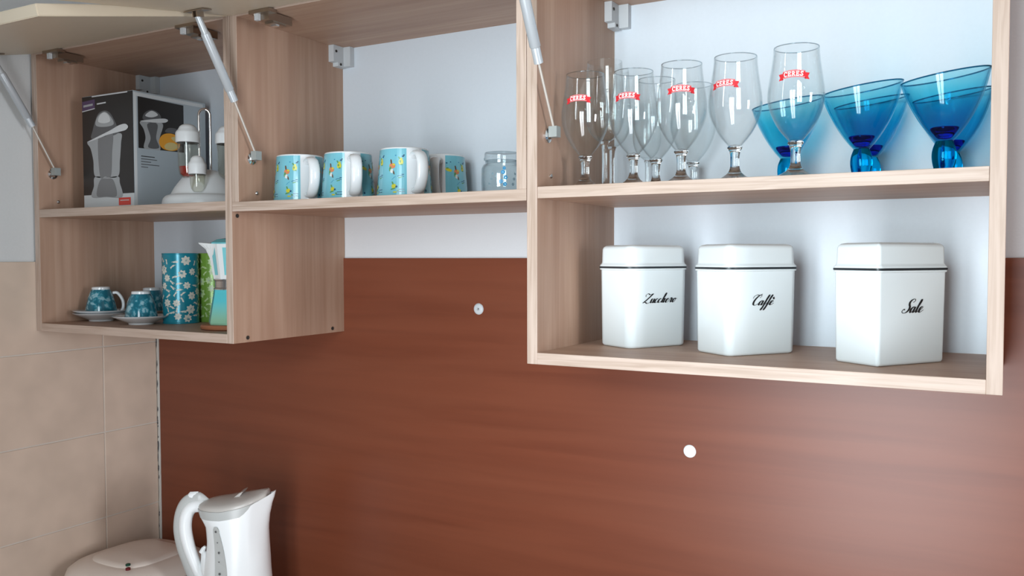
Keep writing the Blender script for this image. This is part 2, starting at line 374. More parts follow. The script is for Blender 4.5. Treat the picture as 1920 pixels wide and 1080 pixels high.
def cabinet(x0, x1, z0, shelf, droop, label, bottom_full=False):
    r = empty('wall_cabinet', (x0, 0, z0), 0, label, 'cabinet')
    def P(n_, a, b, f, e): return panel(n_, (a[0]-x0, a[1], a[2]-z0), (b[0]-x0, b[1], b[2]-z0), r, f, e)
    g = .0003
    zb = z0+T if bottom_full else z0
    P('side_panel', (x0+g, 0, zb), (x0+T, DC, ZTOP), oak_z, edge_z)
    P('side_panel', (x1-T, 0, zb), (x1-g, DC, ZTOP), oak_z, edge_z)
    if bottom_full: P('bottom_panel', (x0+g, 0, z0), (x1-g, DC, z0+T), oak_x, edge_x)
    else: P('bottom_panel', (x0+T, 0, z0), (x1-T, DC, z0+T), oak_x, edge_x)
    P('top_panel', (x0+T, 0, ZTOP-T), (x1-T, DC, ZTOP), oak_x, edge_x)
    bevelbox('back_panel', (T, DB, T), (x1-x0-T, DB+.003, ZTOP-T-z0), white_board, r, .0002, 1)
    if shelf: P('shelf', (x0+T+.0002, 0.0005, ZS-T), (x1-T-.0002, DB-.0002, ZS), oak_x, edge_x)
    # door, hinged at the top and swung up, hanging a little below level
    d = math.radians(droop); L = 0.357
    hz = 0.577-z0
    # local frame of the door: along = out and down, up = thickness
    al = Vector((0, -math.cos(d), -math.sin(d))); upv = Vector((0, -math.sin(d), math.cos(d)))
    M = Matrix.Translation((0, -0.0012, hz)) @ Matrix(((1, 0, 0), (0, al.y, upv.y), (0, al.z, upv.z))).to_4x4()
    bm = bmesh.new(); bmesh.ops.create_cube(bm, size=1)
    for v in bm.verts: v.co = Vector(((x1-x0)/2+v.co.x*(x1-x0-.003), L/2+v.co.y*L, .009+v.co.z*.0175))
    bmesh.ops.bevel(bm, geom=list(bm.edges), offset=.0012, segments=2, affect='EDGES')
    bmesh.ops.transform(bm, matrix=M, verts=bm.verts); bmesh.ops.recalc_face_normals(bm, faces=bm.faces)
    me = bpy.data.meshes.new('door'); bm.to_mesh(me); bm.free(); door = link('door', me, cream, r)
    # two sprung hinges
    for hx in (0.085, x1-x0-0.10):
        h = MB()
        h.box((hx-.024, -.014, hz-.0062-.002), (hx+.024, .004, hz-.0025))
        h.box((hx-.013, -.004, hz-.018), (hx+.013, .052, hz-.0045))
        h.box((hx-.010, .010, hz-.0215), (hx+.010, .040, hz-.018))
        h.lathe([(0, 0), (.0035, .0), (.0035, .0015), (0, .0015)], 10, Matrix.Translation((hx-.018, -.005, hz-.0098)))
        ho = h.build('hinge', nickel, r)
        MB().box((hx-.0135, -.011, hz-.019), (hx-.005, -.0045, hz-.004)).build('hinge_arm', bracket_m, ho)
        MB().box((hx-.006, .020, hz-.0235), (hx+.006, .028, hz-.0215)).build('hinge_clip', chrome, ho)
    # gas strut on the left side
    sx = T+.0125
    m_, b_, t_ = [Vector((sx, p[0], p[1]-z0)) for p in (STR_M, STR_B, STR_T)]
    # top end lies on this door's underside
    yy = t_.y; t_.z = hz+(yy)*math.tan(d)-.010
    tb = MB().tube([b_, b_+(t_-b_)*.13], .0066, 16); tb.tube([b_+(t_-b_)*.13, b_+(t_-b_)*.14, b_+(t_-b_)*.80], [.0066, .0078, .0078], 16); tb.tube([b_+(t_-b_)*.80, b_+(t_-b_)*.82, t_], [.0076, .0062, .0052], 12)
    st = tb.build('gas_strut', strut_m, r, 40)
    MB().tube([b_, m_+(b_-m_)*.05], 0.0019, 10).build('strut_rod', rod_m, st, 40)
    mb_ = MB(); mb_.box((sx-.0065, m_.y-.0065, m_.z-.008), (sx+.0065, m_.y+.0065, m_.z+.0075))
    mb_.build('strut_socket', socket_m, st)
    MB().lathe([(0, .0), (.0105, .0), (.0105, .0035), (.006, .005), (.004, .008), (0, .008)], 18, Matrix.Translation((T, m_.y-.001, m_.z-.005)) @ Matrix.Rotation(PI/2, 4, 'Y')).build('strut_mount', chrome, st, 35)
    pl = MB(); c = t_+Vector((0, 0, .0075)); Mp = Matrix.Translation(c) @ Matrix.Rotation(d, 4, 'X')
    pl.box((-.022, -.010, 0), (.022, .010, .0018), M=Mp); pl.box((-.006, -.007, -.009), (-.0035, .007, 0), M=Mp); pl.box((.0035, -.007, -.009), (.006, .007, 0), M=Mp)
    pl.build('strut_plate', nickel, st)
    # hanging bracket in the upper rear corner
    hb = MB(); zt = ZTOP-T-z0
    hb.box((T, DB-.0425, zt-.0330), (T+.013, DB-.012, zt-.0003)); hb.box((T, DB-.030, zt-.0405), (T+.0135, DB-.004, zt-.0330)); hb.box((T, DB-.013, zt-.0390), (T+.030, DB-.0005, zt-.0003))
    hbo = hb.build('hanging_bracket', bracket_m, r)
    for (yy, zz) in ((DB-.035, zt-.012), (DB-.022, zt-.036)):
        screw_part('bracket_screw', (T+.0131, yy, zz), '+x', .0026, hbo, dark_m)
    # fittings on the left side's inner face
    screw_part('shelf_pin', (T, .042, ZS-z0+.018 if not bottom_full else .034), '+x', .0032, r, steel, .003)
    return r
cab_l = cabinet(XW+.0062, -0.5942, 0, True, 13.2, 'left oak wall cabinet with floral tins, cups and a carton behind its raised cream door')
cab_m = cabinet(-0.5940, -0.0002, 0.2352, False, 9.4, 'middle shallow oak wall cabinet holding four blue mugs and a jar', True)
cab_r = cabinet(0.0, 0.6, 0, True, -4, 'right oak wall cabinet with stemmed glasses above and three white canisters below')
for (y, z) in ((0.033, 0.0085), (0.262, 0.0085), (0.012, 0.228)):
    screw_part('screw', (-0.5942-(XW+.0062), y, z), '+x', .0036, cab_l, dark_m, .0012)

# ------------------------------------------------------------ canisters with script lettering
LET = {
 'u': ([[(0, .5), (.15, 1), (.16, .3), (.3, 0), (.52, .25), (.66, 1)], [(.66, 1), (.64, .25), (.78, 0), (.98, .35)]], .92),
 'c': ([[(.5, .8), (.38, 1), (.14, .8), (.06, .4), (.2, .02), (.48, .08), (.78, .42)]], .70),
 'h': ([[(-.05, .2), (.35, 1.3), (.44, 2.1), (.3, 2.3), (.2, 1.6), (.14, 0)], [(.14, .3), (.34, .9), (.48, 1), (.54, .7), (.5, .2), (.62, 0), (.86, .35)]], .86),
 'e': ([[(0, .32), (.32, .5), (.5, .82), (.38, 1), (.16, .8), (.1, .35), (.25, 0), (.48, .08), (.78, .42)]], .72),
 'r': ([[(0, .4), (.2, 1.15), (.26, .95), (.46, .95), (.42, .4), (.52, .02), (.78, .35)]], .74),
 'o': ([[(.4, 1), (.15, .8), (.08, .35), (.25, 0), (.5, .25), (.55, .75), (.4, 1), (.5, .82), (.8, .9)]], .7),
 'a': ([[(.6, .9), (.4, 1), (.12, .7), (.08, .25), (.22, 0), (.45, .25), (.64, 1)], [(.64, 1), (.6, .25), (.7, 0), (.94, .38)]], .9),
 'f': ([[(0, .4), (.35, 1.2), (.5, 2.0), (.4, 2.25), (.28, 1.6), (.2, 0), (.1, -.9), (-.05, -1.1), (-.04, -.7), (.25, 0.0), (.62, .4)]], .56),
 'l': ([[(0, .35), (.32, 1.2), (.46, 2.0), (.34, 2.25), (.22, 1.6), (.16, .4), (.28, 0), (.56, .38)]], .52),
 'E': ([[(0, .32), (.32, .5), (.5, .82), (.38, 1), (.16, .8), (.1, .35), (.25, 0), (.48, .08), (.78, .42)], [(.18, 1.75), (.32, 1.5), (.46, 1.25)]], .72),
 'Z': ([[(.0, 1.5), (-.12, 1.9), (.2, 2.25), (.75, 1.95), (1.2, 2.2), (.8, 1.3), (.25, .35), (-.05, .05), (.1, .25), (.45, .15), (.9, -.12), (1.35, .1)]], 1.35),
 'C': ([[(.95, 1.6), (1.15, 2.0), (.95, 2.3), (.5, 1.9), (.2, 1.0), (.3, .25), (.7, 0), (1.25, .4)], [(-.25, 1.5), (-.2, 2.0), (.2, 2.3), (.7, 2.2), (1.1, 2.5)]], 1.25),
 'S': ([[(1.05, 1.75), (1.28, 2.05), (1.1, 2.35), (.75, 2.25), (.52, 1.85), (.60, 1.4), (.82, 1.0), (.84, .5), (.55, .05), (.1, -.02), (-.18, .25), (-.02, .6), (.2, .5)]], 1.12)}
def canister(word, text, cx_, cy_, a, hx, hy, rc, sx, tz, xh, label):
    # local x runs along the broad lettered side
    o = empty('canister', (cx_, cy_, T), a, label, 'canister', 'white lidded canisters on the bottom shelf')
    def rings(spec): return [[Vector((x, y, z)) for x, y in rrect(hx*s+e, hy+hx*(s-1)+e, max(rc+e, .001), 7)] for (s, e, z) in spec]
    b = MB(); b.loft(rings([(.9, -.006, .0012), (.97, -.0035, .0), (.975, -.0012, .0012), (.98, 0, .004), (1, 0, .1165), (1, .0002, .117), (1, .0022, .1178), (1, .0024, .1195), (1, .0018, .1200)]))
    b.build('body', enamel, o, 50)
    s = MB(); s.loft(rings([(1, .0012, .1200), (1, .0030, .1203), (1, .0030, .1224), (1, .0012, .1228)])); s.build('seal', black_m, o, 30)
    l_ = MB(); l_.loft(rings([(1, .0022, .1228), (1, .0022, .1245), (1, .0002, .1262), (.985, 0, .1290), (.98, -.0002, .1485), (.975, -.0012, .1518), (.96, -.0035, .1540), (.935, -.0075, .1552), (.5, -.0075, .1555)]))
    l_.build('lid', enamel, o, 50)
    mb = MB(); x = 0; wid = sum(LET[c][1] for c in text)
    def fn(px, pz): return Vector((sx+(px-wid/2+pz*.42-.3)*xh*1.5, -(hy+.00012)-.0004+(.1165-(tz+pz*xh))*.0085*.6, tz+pz*xh))
    for c in text:
        for st_ in LET[c][0]: pen(mb, [(x+p[0], p[1]) for p in st_], fn, .10, .34, 0, True, True)
        x += LET[c][1]
    mb.build('lettering', ink, o, None, False)
    return o
def corner_canister(word, text, corner, hl, a_, b_, rc, *args):
    # corner nearest the camera, heading of left side, side lengths
    hl = math.radians(hl); l_ = Vector((-math.sin(hl), math.cos(hl))); r_ = Vector((math.cos(hl), math.sin(hl)))
    c = Vector(corner)+l_*a_/2+r_*b_/2
    return canister(word, text, c.x, c.y, math.atan2(r_.y, r_.x), b_/2, a_/2, rc, *args)
corner_canister('z', 'Zucchero', (0.1165, 0.1045), 60, .080, .115, .014, .001, .0680, .0062, 'white lidded canister lettered Zucchero, leftmost on the bottom shelf')
corner_canister('c', 'CaffE', (0.2715, 0.0765), 53, .081, .121, .012, -.001, .0700, .0062, 'white lidded canister lettered Caffè, between the sugar and salt canisters')
corner_canister('s', 'Sale', (0.4644, 0.0545), 55, .073, .122, .005, .001, .0665, .0072, 'white lidded canister lettered Sale, rightmost on the bottom shelf')

# ------------------------------------------------------------ beer glasses
BG = [(.0, .0), (.0300, .0), (.0302, .0014), (.0270, .0030), (.0165, .0075), (.0095, .0130), (.0066, .0190), (.0060, .026), (.0062, .036), (.0076, .0425), (.0098, .0455), (.0100, .0475), (.0085, .0490)]
BOWL = [(.0086, .0490), (.0120, .0530), (.0195, .0620), (.0270, .0745), (.0325, .0880), (.0352, .1000), (.0353, .1120), (.0335, .1260), (.0310, .1420), (.0292, .1560), (.0283, .1680)]
def prof_r(prof, z):
    for (r0, z0), (r1, z1) in zip(prof, prof[1:]):
        if z0 <= z <= z1: return r0+(r1-r0)*(z-z0)/(z1-z0)
    return prof[-1][0]
def dens(prof, n_=4): return [(p.x, p.y) for p in spline([(a, b, 0) for a, b in prof], n_)]
def shell(prof, th):
    inner = [(max(r-th, .0), z) for r, z in reversed(prof[1:])]
    return prof + inner + [(0, prof[1][1]+th*1.5)]
SLAB = {'C': [[(.85, .78), (.6, 1), (.25, .9), (.08, .5), (.25, .1), (.6, 0), (.88, .2)], [(.86, 1.02), (.86, .68)]],
        'E': [[(.2, 1), (.2, 0)], [(.0, 1), (.85, 1), ], [(.85, 1.02), (.85, .75)], [(.2, .52), (.6, .52)], [(.6, .68), (.6, .36)], [(.0, 0), (.88, 0)], [(.88, -.02), (.88, .28)]],
        'R': [[(.2, 1), (.2, 0)], [(.0, 1), (.55, 1), (.8, .78), (.55, .5), (.2, .5)], [(.45, .5), (.8, 0), (.98, 0)], [(.0, 0), (.42, 0)]],
        'S': [[(.8, .8), (.5, 1), (.18, .78), (.45, .52), (.8, .25), (.5, 0), (.12, .2)], [(.82, 1.02), (.82, .7)], [(.1, -.02), (.1, .32)]]}
def make_beer(badge=True):
    r = empty('beer_glass', (0, 0, 0))
    MB().lathe(dens(BG, 3) + [(0, .0490)], 40).build('stem_and_foot', clear_solid, r, 50)
    MB().lathe(shell(dens(BOWL, 3), .0012), 56).build('bowl', clear, r, 60)
    MB().tube([(.0277*math.cos(2*PI*k/56), .0277*math.sin(2*PI*k/56), .1680) for k in range(57)], .0006, 8, caps=False).build('rim', clear_rim, r, 60)
    if not badge: return r
    # red ribbon badge following the bowl, at local -X... faces +X
    zc = .1275
    def fn(off):
        def g(s, h):
            z = zc+h; rr = prof_r(BOWL, z)+off; a = s/.0345
            return Vector((rr*math.cos(a), rr*math.sin(a), z))
        return g
    def arch(s): return .0016*(1-(s/.0145)**2)
    b = MB(); f = fn(.0004); N = 14
    for k in range(N):
        s0 = -.0145+.029*k/N; s1 = -.0145+.029*(k+1)/N
        b.flat([(s0, arch(s0)-.0045), (s1, arch(s1)-.0045), (s1, arch(s1)+.0050), (s0, arch(s0)+.0050)], f, 0)
    for sg in (-1, 1):
        b.flat([(sg*.0145, -.0055), (sg*.0195, -.0062), (sg*.0178, -.0022), (sg*.0205, .0022), (sg*.0145, .0028)], f, 0)
        b.flat([(sg*.0125, -.0048), (sg*.0148, -.0062), (sg*.0146, -.0028)], fn(.00045), 1)
    rib = b.build('ribbon_badge', [red_ink, red_dark], r, None, False)
    t = MB(); f2 = fn(.0008); cw = .0049; hh = .0052
    for i, ch in enumerate('CERES'):
        x0 = -.0126+i*.0051
        sc = 1.12 if i in (0, 4) else 1.0
        for st_ in SLAB[ch]:
            pts = st_
            dd = []
            for p, q in zip(pts, pts[1:]):
                for k in range(3): dd.append((p[0]+(q[0]-p[0])*k/3, p[1]+(q[1]-p[1])*k/3))
            dd.append(pts[-1])
            P = [(x0+p[0]*cw*.88, arch(x0+.0022)-.0024+p[1]*hh*sc*.95) for p in dd]
            pen(t, P, f2, .00105, .00105, 0, False)
    for s0, s1, h in ((-.0135, .0135, -.0036), (-.0135, .0135, .0041)):
        pen(t, [(s0+(s1-s0)*k/12, arch(s0+(s1-s0)*k/12)+h) for k in range(13)], f2, .0003, .0003, 0, False)
    t.build('badge_lettering', white_ink, rib, None, False)
    # raised swirl emblem under the badge
    e = MB(); f3 = fn(.0001); c = (.006, -.0190)
    pts = [(c[0]+.0075*math.cos(a)+.002*(a/6), c[1]+.0085*math.sin(a)) for a in [0.6+0.35*k for k in range(15)]]
    e.tube([f3(*p) for p in pts], .0007, 6); pts = [(c[0]+.003*math.cos(a)+.004, c[1]+.001+.0035*math.sin(a)) for a in [.4*k for k in range(15)]]
    e.tube([f3(*p) for p in pts], .0006, 6)
    e.build('raised_emblem', clear, r, 40)
    return r
def kids(o): return [c for c in bpy.data.objects if c.parent == o]
def copy_tree(o, parent=None):
    c = o.copy(); COL.objects.link(c)
    if parent: c.parent = parent; c.matrix_parent_inverse = o.matrix_parent_inverse
    for k in kids(o): copy_tree(k, c)
    return c
def ray_pt(px, y, z=0.3):
    d = F+R2*((px-960)/1637.8); return CAM.x+d.x*(y-CAM.y)/d.y
beer = make_beer()
GB = 'small stemmed beer glasses with a red ribbon badge'
front = [(1097, .079, -19, 'beer glass with red badge, leftmost of the front row beside the gas strut'),
         (1187, .0955, -17, 'beer glass with red badge, second from the left in the front row'),
         (1276, .082, -1, 'beer glass with red badge, middle of the five in the front row'),
         (1376, .076, -25, 'beer glass with red badge turned left, second from the right in the front row'),
         (1489, .062, -5, 'beer glass with red badge in front of a blue goblet, rightmost of the front row')]
first = True
for (px, y, off, lb) in front:
    o = beer if first else copy_tree(beer); first = False
    x = ray_pt(px, y); o.location = (x, y, ZS); o.rotation_euler = (0, 0, to_cam(x, y)+math.radians(off)); tag(o, lb, 'glass', GB)
back = [(1229, .1685, 'beer glass in the back row between the second and third front beer glasses'),
        (1298, .235, 'beer glass in the back row just right of the middle front beer glass')]
bare = make_beer(False); first = True
for (px, y, lb) in back:
    o = bare if first else copy_tree(bare); first = False; x = ray_pt(px, y); o.location = (x, y, ZS); o.rotation_euler = (0, 0, to_cam(x, y)+math.radians(175)); tag(o, lb, 'glass', 'stemmed glasses in the back row')
# tall wine glasses at the back left
WF = [(.0, .0), (.0310, .0), (.0312, .0012), (.0230, .0030), (.0090, .0065), (.0048, .0120), (.0040, .0300), (.0040, .0600), (.0052, .0720), (.0080, .0775)]
WB = [(.0082, .0775), (.0160, .0830), (.0240, .0930), (.0290, .1080), (.0308, .1260), (.0302, .1480), (.0285, .1750), (.0270, .2000)]
def make_wine():
    r = empty('wine_glass', (0, 0, 0))
    MB().lathe(dens(WF, 3)+[(0, .0775)], 36).build('stem_and_foot', clear_solid, r, 50)
    MB().lathe(shell(dens(WB, 3), .0011), 48).build('bowl', clear, r, 60); return r
wine = make_wine(); first = True
for (px, y, s, lb) in [(1133, .1495, 1.0, 'tall clear wine glass behind the leftmost beer glass'),
                    (1147, .215, 1.0, 'tall clear wine glass at the back against the white panel, left corner'),
                    (1212, .250, .76, 'shorter clear wine glass behind the second beer glass')]:
    o = wine if first else copy_tree(wine); first = False
    x = ray_pt(px, y); o.location = (x, y, ZS); o.scale = (s, s, s); o.rotation_euler = (0, 0, .3); tag(o, lb, 'glass', 'tall clear wine glasses at the back')

# ------------------------------------------------------------ blue goblets with a slanting rim
def make_goblet(seed):
    r = empty('dessert_goblet', (0, 0, 0))
    ft = [(0, 0), (.0150, .0), (.0152, .0012), (.0118, .0028), (.0112, .006), (.0128, .0130), (.0138, .0215), (.0130, .0300), (.0108, .0365), (.0096, .0395), (0, .0400)]
    MB().lathe(dens(ft[:-1], 3)[0:]+[(0, .0398)], 36).build('ball_stem', blue_solid, r, 60)
    outer = [(.0098, .0395), (.0178, .0490), (.0282, .0640), (.0372, .0810), (.0445, .0990), (.0496, .1180)]
    outer = dens(outer, 4)
    def tilt(v):
        t = max(0, (v.z-.0500)/.0700)
        rib = 1+.012*math.cos(6*math.atan2(v.y, v.x))*min(1, t*2)*max(0, 1-t)
        return Vector((v.x*rib, v.y*rib, v.z+t*t*(.17*v.x)))
    MB().lathe(shell(outer, .0018), 64, fn=tilt).build('bowl', blue, r, 60)
    rp = [tilt(Vector((.0489*math.cos(2*PI*k/64), .0489*math.sin(2*PI*k/64), .1180))) for k in range(65)]
    MB().tube(rp, .0009, 8, caps=False).build('rim', blue_rim, r, 60)
    pl = [(0, .0425), (.0072, .0430), (.0125, .0490), (.0158, .0540), (.0150, .0562), (.009, .0553), (0, .0530)]
    MB().lathe(dens(pl, 3), 32).build('thick_bottom', deep_solid, r, 60)
    return r
gob = make_goblet(0); first = True
for (px, y, rot, lb) in [(1612, .115, 4, 'blue stemmed dessert goblet with slanting rim, beside the rightmost beer glass'),
                         (1766, .082, 4, 'blue stemmed dessert goblet with slanting rim, rightmost and frontmost'),
                         (1629, .228, 8, 'blue dessert goblet half hidden behind the second goblet from the right'),
                         (1780, .226, 4, 'blue dessert goblet at the back against the right side panel'),
                         (1474, .180, 2, 'blue dessert goblet seen through the rightmost beer glass')]:
    o = gob if first else copy_tree(gob); first = False
    x = ray_pt(px, y); o.location = (x, y, ZS); o.rotation_euler = (0, 0, YAW+math.radians(rot)); tag(o, lb, 'goblet', 'blue glass dessert goblets')

# ------------------------------------------------------------ mugs
ZM = 0.2352+T
MP = [(.0, .0), (.0440, .0), (.0468, .0012), (.0472, .0040), (.0455, .0250), (.0428, .0600), (.0413, .0810), (.0408, .0835), (.0390, .0845), (.0370, .0835), (.0362, .0815), (0, .0810)]
MS = [(.0472, .0020)]+MP[3:7]
def make_mug():
    r = empty('mug', (0, 0, 0))
    MB().lathe(MP, 56).build('body', porcelain, r, 40)
    def sf(off):
        def g(s, z): rr = prof_r(MS, z)+off; a = s/.044; return Vector((rr*math.cos(a), rr*math.sin(a), z))
        return g
    w_ = MB(); f = sf(.0002); N = 60; z0, z1, M_ = .0025, .0815, 6
    a0, a1 = .34, 2*PI-.34
    for k in range(N):
        for j in range(M_):
            s0 = (a0+(a1-a0)*k/N)*.044; s1 = (a0+(a1-a0)*(k+1)/N)*.044; h0 = z0+(z1-z0)*j/M_; h1 = z0+(z1-z0)*(j+1)/M_
            w_.flat([(s0, h0), (s1, h0), (s1, h1), (s0, h1)], f)
    wrap = w_.build('printed_wrap', mug_blue, r, 60, False)
    d = MB(); g = sf(.0005); g2 = sf(.0007)
    def blob(s, z, a, b, mi, rot=0, n_=10, ff=g, wob=.15):
        d.flat([(s+a*math.cos(t)*math.cos(rot)-b*math.sin(t)*math.sin(rot)*(1+wob*math.sin(3*t)), z+a*math.cos(t)*math.sin(rot)+b*math.sin(t)*math.cos(rot)*(1+wob*math.cos(2*t))) for t in [2*PI*k/n_ for k in range(n_)]], ff, mi)
    blob0, pen0 = blob, pen
    def blob(s, z, a, b, mi, rot=0, n_=10, ff=g, wob=.15): blob0(s, z, a*1.3, b*1.22, mi, rot, n_, ff, wob)
    def motif(s):
        # pear with leaves, orange blossom, twigs and berries
        blob(s, .0590, .0032, .0045, 0); blob(s+.0004, .0640, .0017, .0022, 0); blob(s-.0030, .0660, .0010, .0024, 2, .6); blob(s+.0034, .0685, .0016, .0012, 3)
        blob(s+.001, .0550, .0016, .0010, 2, ff=g2); blob(s-.0012, .0600, .001, .002, 2, ff=g2)
        blob(s-.0150, .0530, .0044, .0042, 1); blob(s-.0172, .0600, .0012, .0040, 4, .2); blob(s-.0158, .0445, .0022, .0034, 6, .3); blob(s-.0122, .0420, .0010, .0036, 4, .3); blob(s-.0188, .0480, .0016, .0040, 2, -.1)
        blob(s-.0120, .0550, .0018, .0014, 0, ff=g2)
        pen(d, [(s-.006, .0355), (s-.001, .0368), (s+.0050, .0350)], g, .0009, .0009, 3); pen(d, [(s-.004, .0330), (s+.002, .0342)], g, .0016, .0016, 2, False)
        pen(d, [(s-.0150, .0300), (s-.0115, .0335), (s-.0085, .0350)], g, .0008, .0008, 5); blob(s+.0030, .0385, .0018, .0007, 3)
        blob(s-.0115, .0195, .0030, .0032, 0, .4); blob(s-.0125, .0150, .0034, .0012, 2, .3); blob(s-.0070, .0185, .0014, .0016, 3); blob(s-.0135, .0245, .0010, .0026, 2, .4); blob(s-.0045, .0120, .0012, .0012, 2)
        pen(d, [(s-.003, .0140), (s+.006, .0140)], g, .0011, .0011, 3, False); pen(d, [(s-.005, .0100), (s+.006, .0100)], g, .0011, .0011, 3, False); blob(s-.0095, .0095, .0026, .0012, 0)
        blob(s+.0052, .0705, .0012, .0010, 3); blob(s-.0092, .0700, .0010, .0010, 5)
    for k in range(6): motif(.044*a1-.0095-.0400*k)
    s = .044*.34
    blob(s+.006, .0560, .0050, .0026, 0, -.3); blob(s+.004, .0590, .0018, .0012, 2); blob(s+.0025, .0680, .0014, .0011, 3); blob(s+.010, .0700, .0010, .0008, 3); blob(s+.004, .0130, .0012, .0020, 3); blob(s+.0045, .0070, .0016, .0012, 7)
    d.build('fruit_motif', [P_YEL, P_ORA, P_GRN, P_NAVY, P_BRN, P_LBL, P_WHT, P_PNK], wrap, None, False)
    hp = spline([(.0395, 0, .0690), (.0500, 0, .0735), (.0640, 0, .0700), (.0715, 0, .0560), (.0710, 0, .0360), (.0630, 0, .0190), (.0530, 0, .0120), (.0430, 0, .0135)], 6)
    MB().tube(hp, [.0054]*len(hp), 14, 1.85, Vector((0, 0, 1))).build('handle', porcelain, r, 60)
    return r
mug = make_mug(); first = True
for (px, y, off, lb) in [(565, .088, 20, 'blue upside-down mug with fruit print, leftmost of the four'),
                         (655, .100, 11, 'blue upside-down mug with fruit print, second of the four from the left'),
                         (760, .102, 24, 'blue upside-down mug with fruit print, third and largest looking'),
                         (830, .216, -12, 'blue upside-down mug half hidden behind the third mug')]:
    o = mug if first else copy_tree(mug); first = False
    x = ray_pt(px, y); o.location = (x, y, ZM); o.rotation_euler = (0, 0, to_cam(x, y)+math.radians(off)); tag(o, lb, 'mug', 'blue printed mugs in the middle cabinet')

# ------------------------------------------------------------ glass jar
x = ray_pt(941, .062); j = empty('glass_jar', (x, .062, ZM), to_cam(x, .062), 'small glass jar with blue flower print and glass lid beside the mugs', 'jar')
JP = [(.0, .0015), (.024, .0012), (.0290, .0), (.0305, .0030), (.0308, .0200), (.0305, .0380), (.0285, .0430), (.0250, .0455), (.0248, .0500)]
MB().lathe(shell(JP, .0022), 48).build('jar_body', jar_glass, j, 45)
MB().lathe([(0, .0500), (.0262, .0500), (.0272, .0512), (.0272, .0535), (.0262, .0545), (.0262, .0600), (.0255, .0622), (.0200, .0632), (0, .0634)], 40).build('jar_lid', jar_glass, j, 35)
d = MB()
def jf(s, z): a = s/.031; return Vector((.0311*math.cos(a), .0311*math.sin(a), z))
for (s, z, k) in [(.002, .030, 1), (.006, .022, 1), (-.001, .016, 1), (.005, .012, 1), (.004, .036, .8), (-.016, .020, .6), (-.014, .028, .6), (-.020, .013, .6), (.020, .020, .7), (.022, .028, .6), (.018, .012, .7), (-.009, .024, .5)]:
    for q in range(5):
        a = q*2*PI/5; c = (s+.0020*k*math.cos(a), z+.0020*k*math.sin(a)); d.flat([(c[0]+.0014*k*math.cos(b*PI/3), c[1]+.0014*k*math.sin(b*PI/3)) for b in range(6)], jf, 0 if k >= .8 else 1)
d.build('flower_print', [plain('jar_blue_print', (.02, .25, .5), .3), plain('jar_grey_print', (.16, .24, .28), .3)], j, None, False)

# ------------------------------------------------------------ juicer carton
bx0, bx1, by0, by1, bh = -1.105, -0.942, .066, .250, .2385
bo = empty('juicer_carton', ((bx0+bx1)/2, (by0+by1)/2, ZS), 0, 'black and grey carton printed with a white citrus juicer', 'box')
hw, hd = (bx1-bx0)/2, (by1-by0)/2
bevelbox('carton', (-hw, -hd, 0), (hw, hd, bh), box_grey, bo, .0012)
def ff_(u, v, k=1): return Vector((-hw+u*2*hw, -hd-.0002*k, v*bh))       # front face
def fr_(u, v, k=1): return Vector((hw+.0002*k, -hd+u*2*hd, v*bh))         # right face
def poly(mb, pts, face, k, mi): mb.flat(pts, lambda a, b: face(a, b, k), mi)
fp = MB()
poly(fp, [(.005, .005), (.995, .005), (.995, .995), (.005, .995)], ff_, 1, 0)
poly(fp, [(.0, .13), (1, .13), (1, .995), (.0, .995)], ff_, 2, 1)
def oval(cx_, cy_, a, b, n_=20): return [(cx_+a*math.cos(2*PI*k/n_), cy_+b*math.sin(2*PI*k/n_)) for k in range(n_)]
def cv(pts, n_=6):   # closed smooth outline
    P = [Vector((*p, 0)) for p in pts]; out = []; m = len(P)
    for i in range(m):
        a, b, c, d_ = P[i-1], P[i], P[(i+1) % m], P[(i+2) % m]
        for k in range(n_):
            t = k/n_; q = 0.5*((2*b)+(c-a)*t+(2*a-5*b+4*c-d_)*t*t+(3*b-a-3*c+d_)*t**3); out.append((q.x, q.y))
    return out
def F1(pts):
    out = []
    for x, y in pts:
        u = (x-60)/430; tp = 95-40*u; bt = 1025-20*u; out.append((u, 1-(y-tp)/(bt-tp)))
    return out
def F2(pts):
    out = []
    for x, y in pts:
        u = (x-495)/595; tp = 55+110*u; bt = 1458-.323*(1458-tp); out.append((u, 1-(y-tp)/(bt-tp)))
    return out
DOME = [(140, 440), (150, 370), (178, 280), (205, 232), (255, 212), (300, 232), (335, 290), (355, 340), (362, 400), (260, 430)]
BODY = [(100, 470), (128, 520), (150, 620), (162, 745), (260, 755), (360, 745), (376, 620), (388, 480), (386, 400), (250, 425), (160, 448)]
FOOT = [(162, 752), (262, 757), (360, 750), (372, 800), (390, 915), (260, 918), (132, 918), (150, 830)]
SPOUT = [(100, 466), (200, 420), (300, 375), (370, 338), (425, 325), (450, 348), (430, 375), (380, 388), (280, 410), (170, 448)]
poly(fp, cv(F1(FOOT)), ff_, 3, 3); poly(fp, cv(F1([(205, 780), (265, 765), (320, 780), (345, 905), (255, 912), (175, 905)])), ff_, 4, 7)
poly(fp, cv(F1(BODY)), ff_, 3, 3); poly(fp, cv(F1([(195, 440), (255, 425), (322, 405), (312, 560), (300, 742), (250, 748), (205, 742)])), ff_, 4, 7)
poly(fp, cv(F1(DOME)), ff_, 3.5, 4); poly(fp, cv(F1([(178, 330), (195, 260), (255, 222), (305, 262), (330, 325), (255, 345)])), ff_, 4.5, 3); poly(fp, cv(F1([(200, 300), (215, 250), (255, 228), (290, 255), (300, 300), (250, 315)])), ff_, 5, 5)
poly(fp, cv(F1(SPOUT)), ff_, 6, 5)
poly(fp, [(.0, .865), (.26, .88), (.26, .965), (.0, .955)], ff_, 3, 2); poly(fp, [(.0, .865), (.26, .88), (.26, .888), (.0, .873)], ff_, 4, 5); poly(fp, [(.03, .905), (.22, .912), (.22, .930), (.03, .924)], ff_, 4, 3)
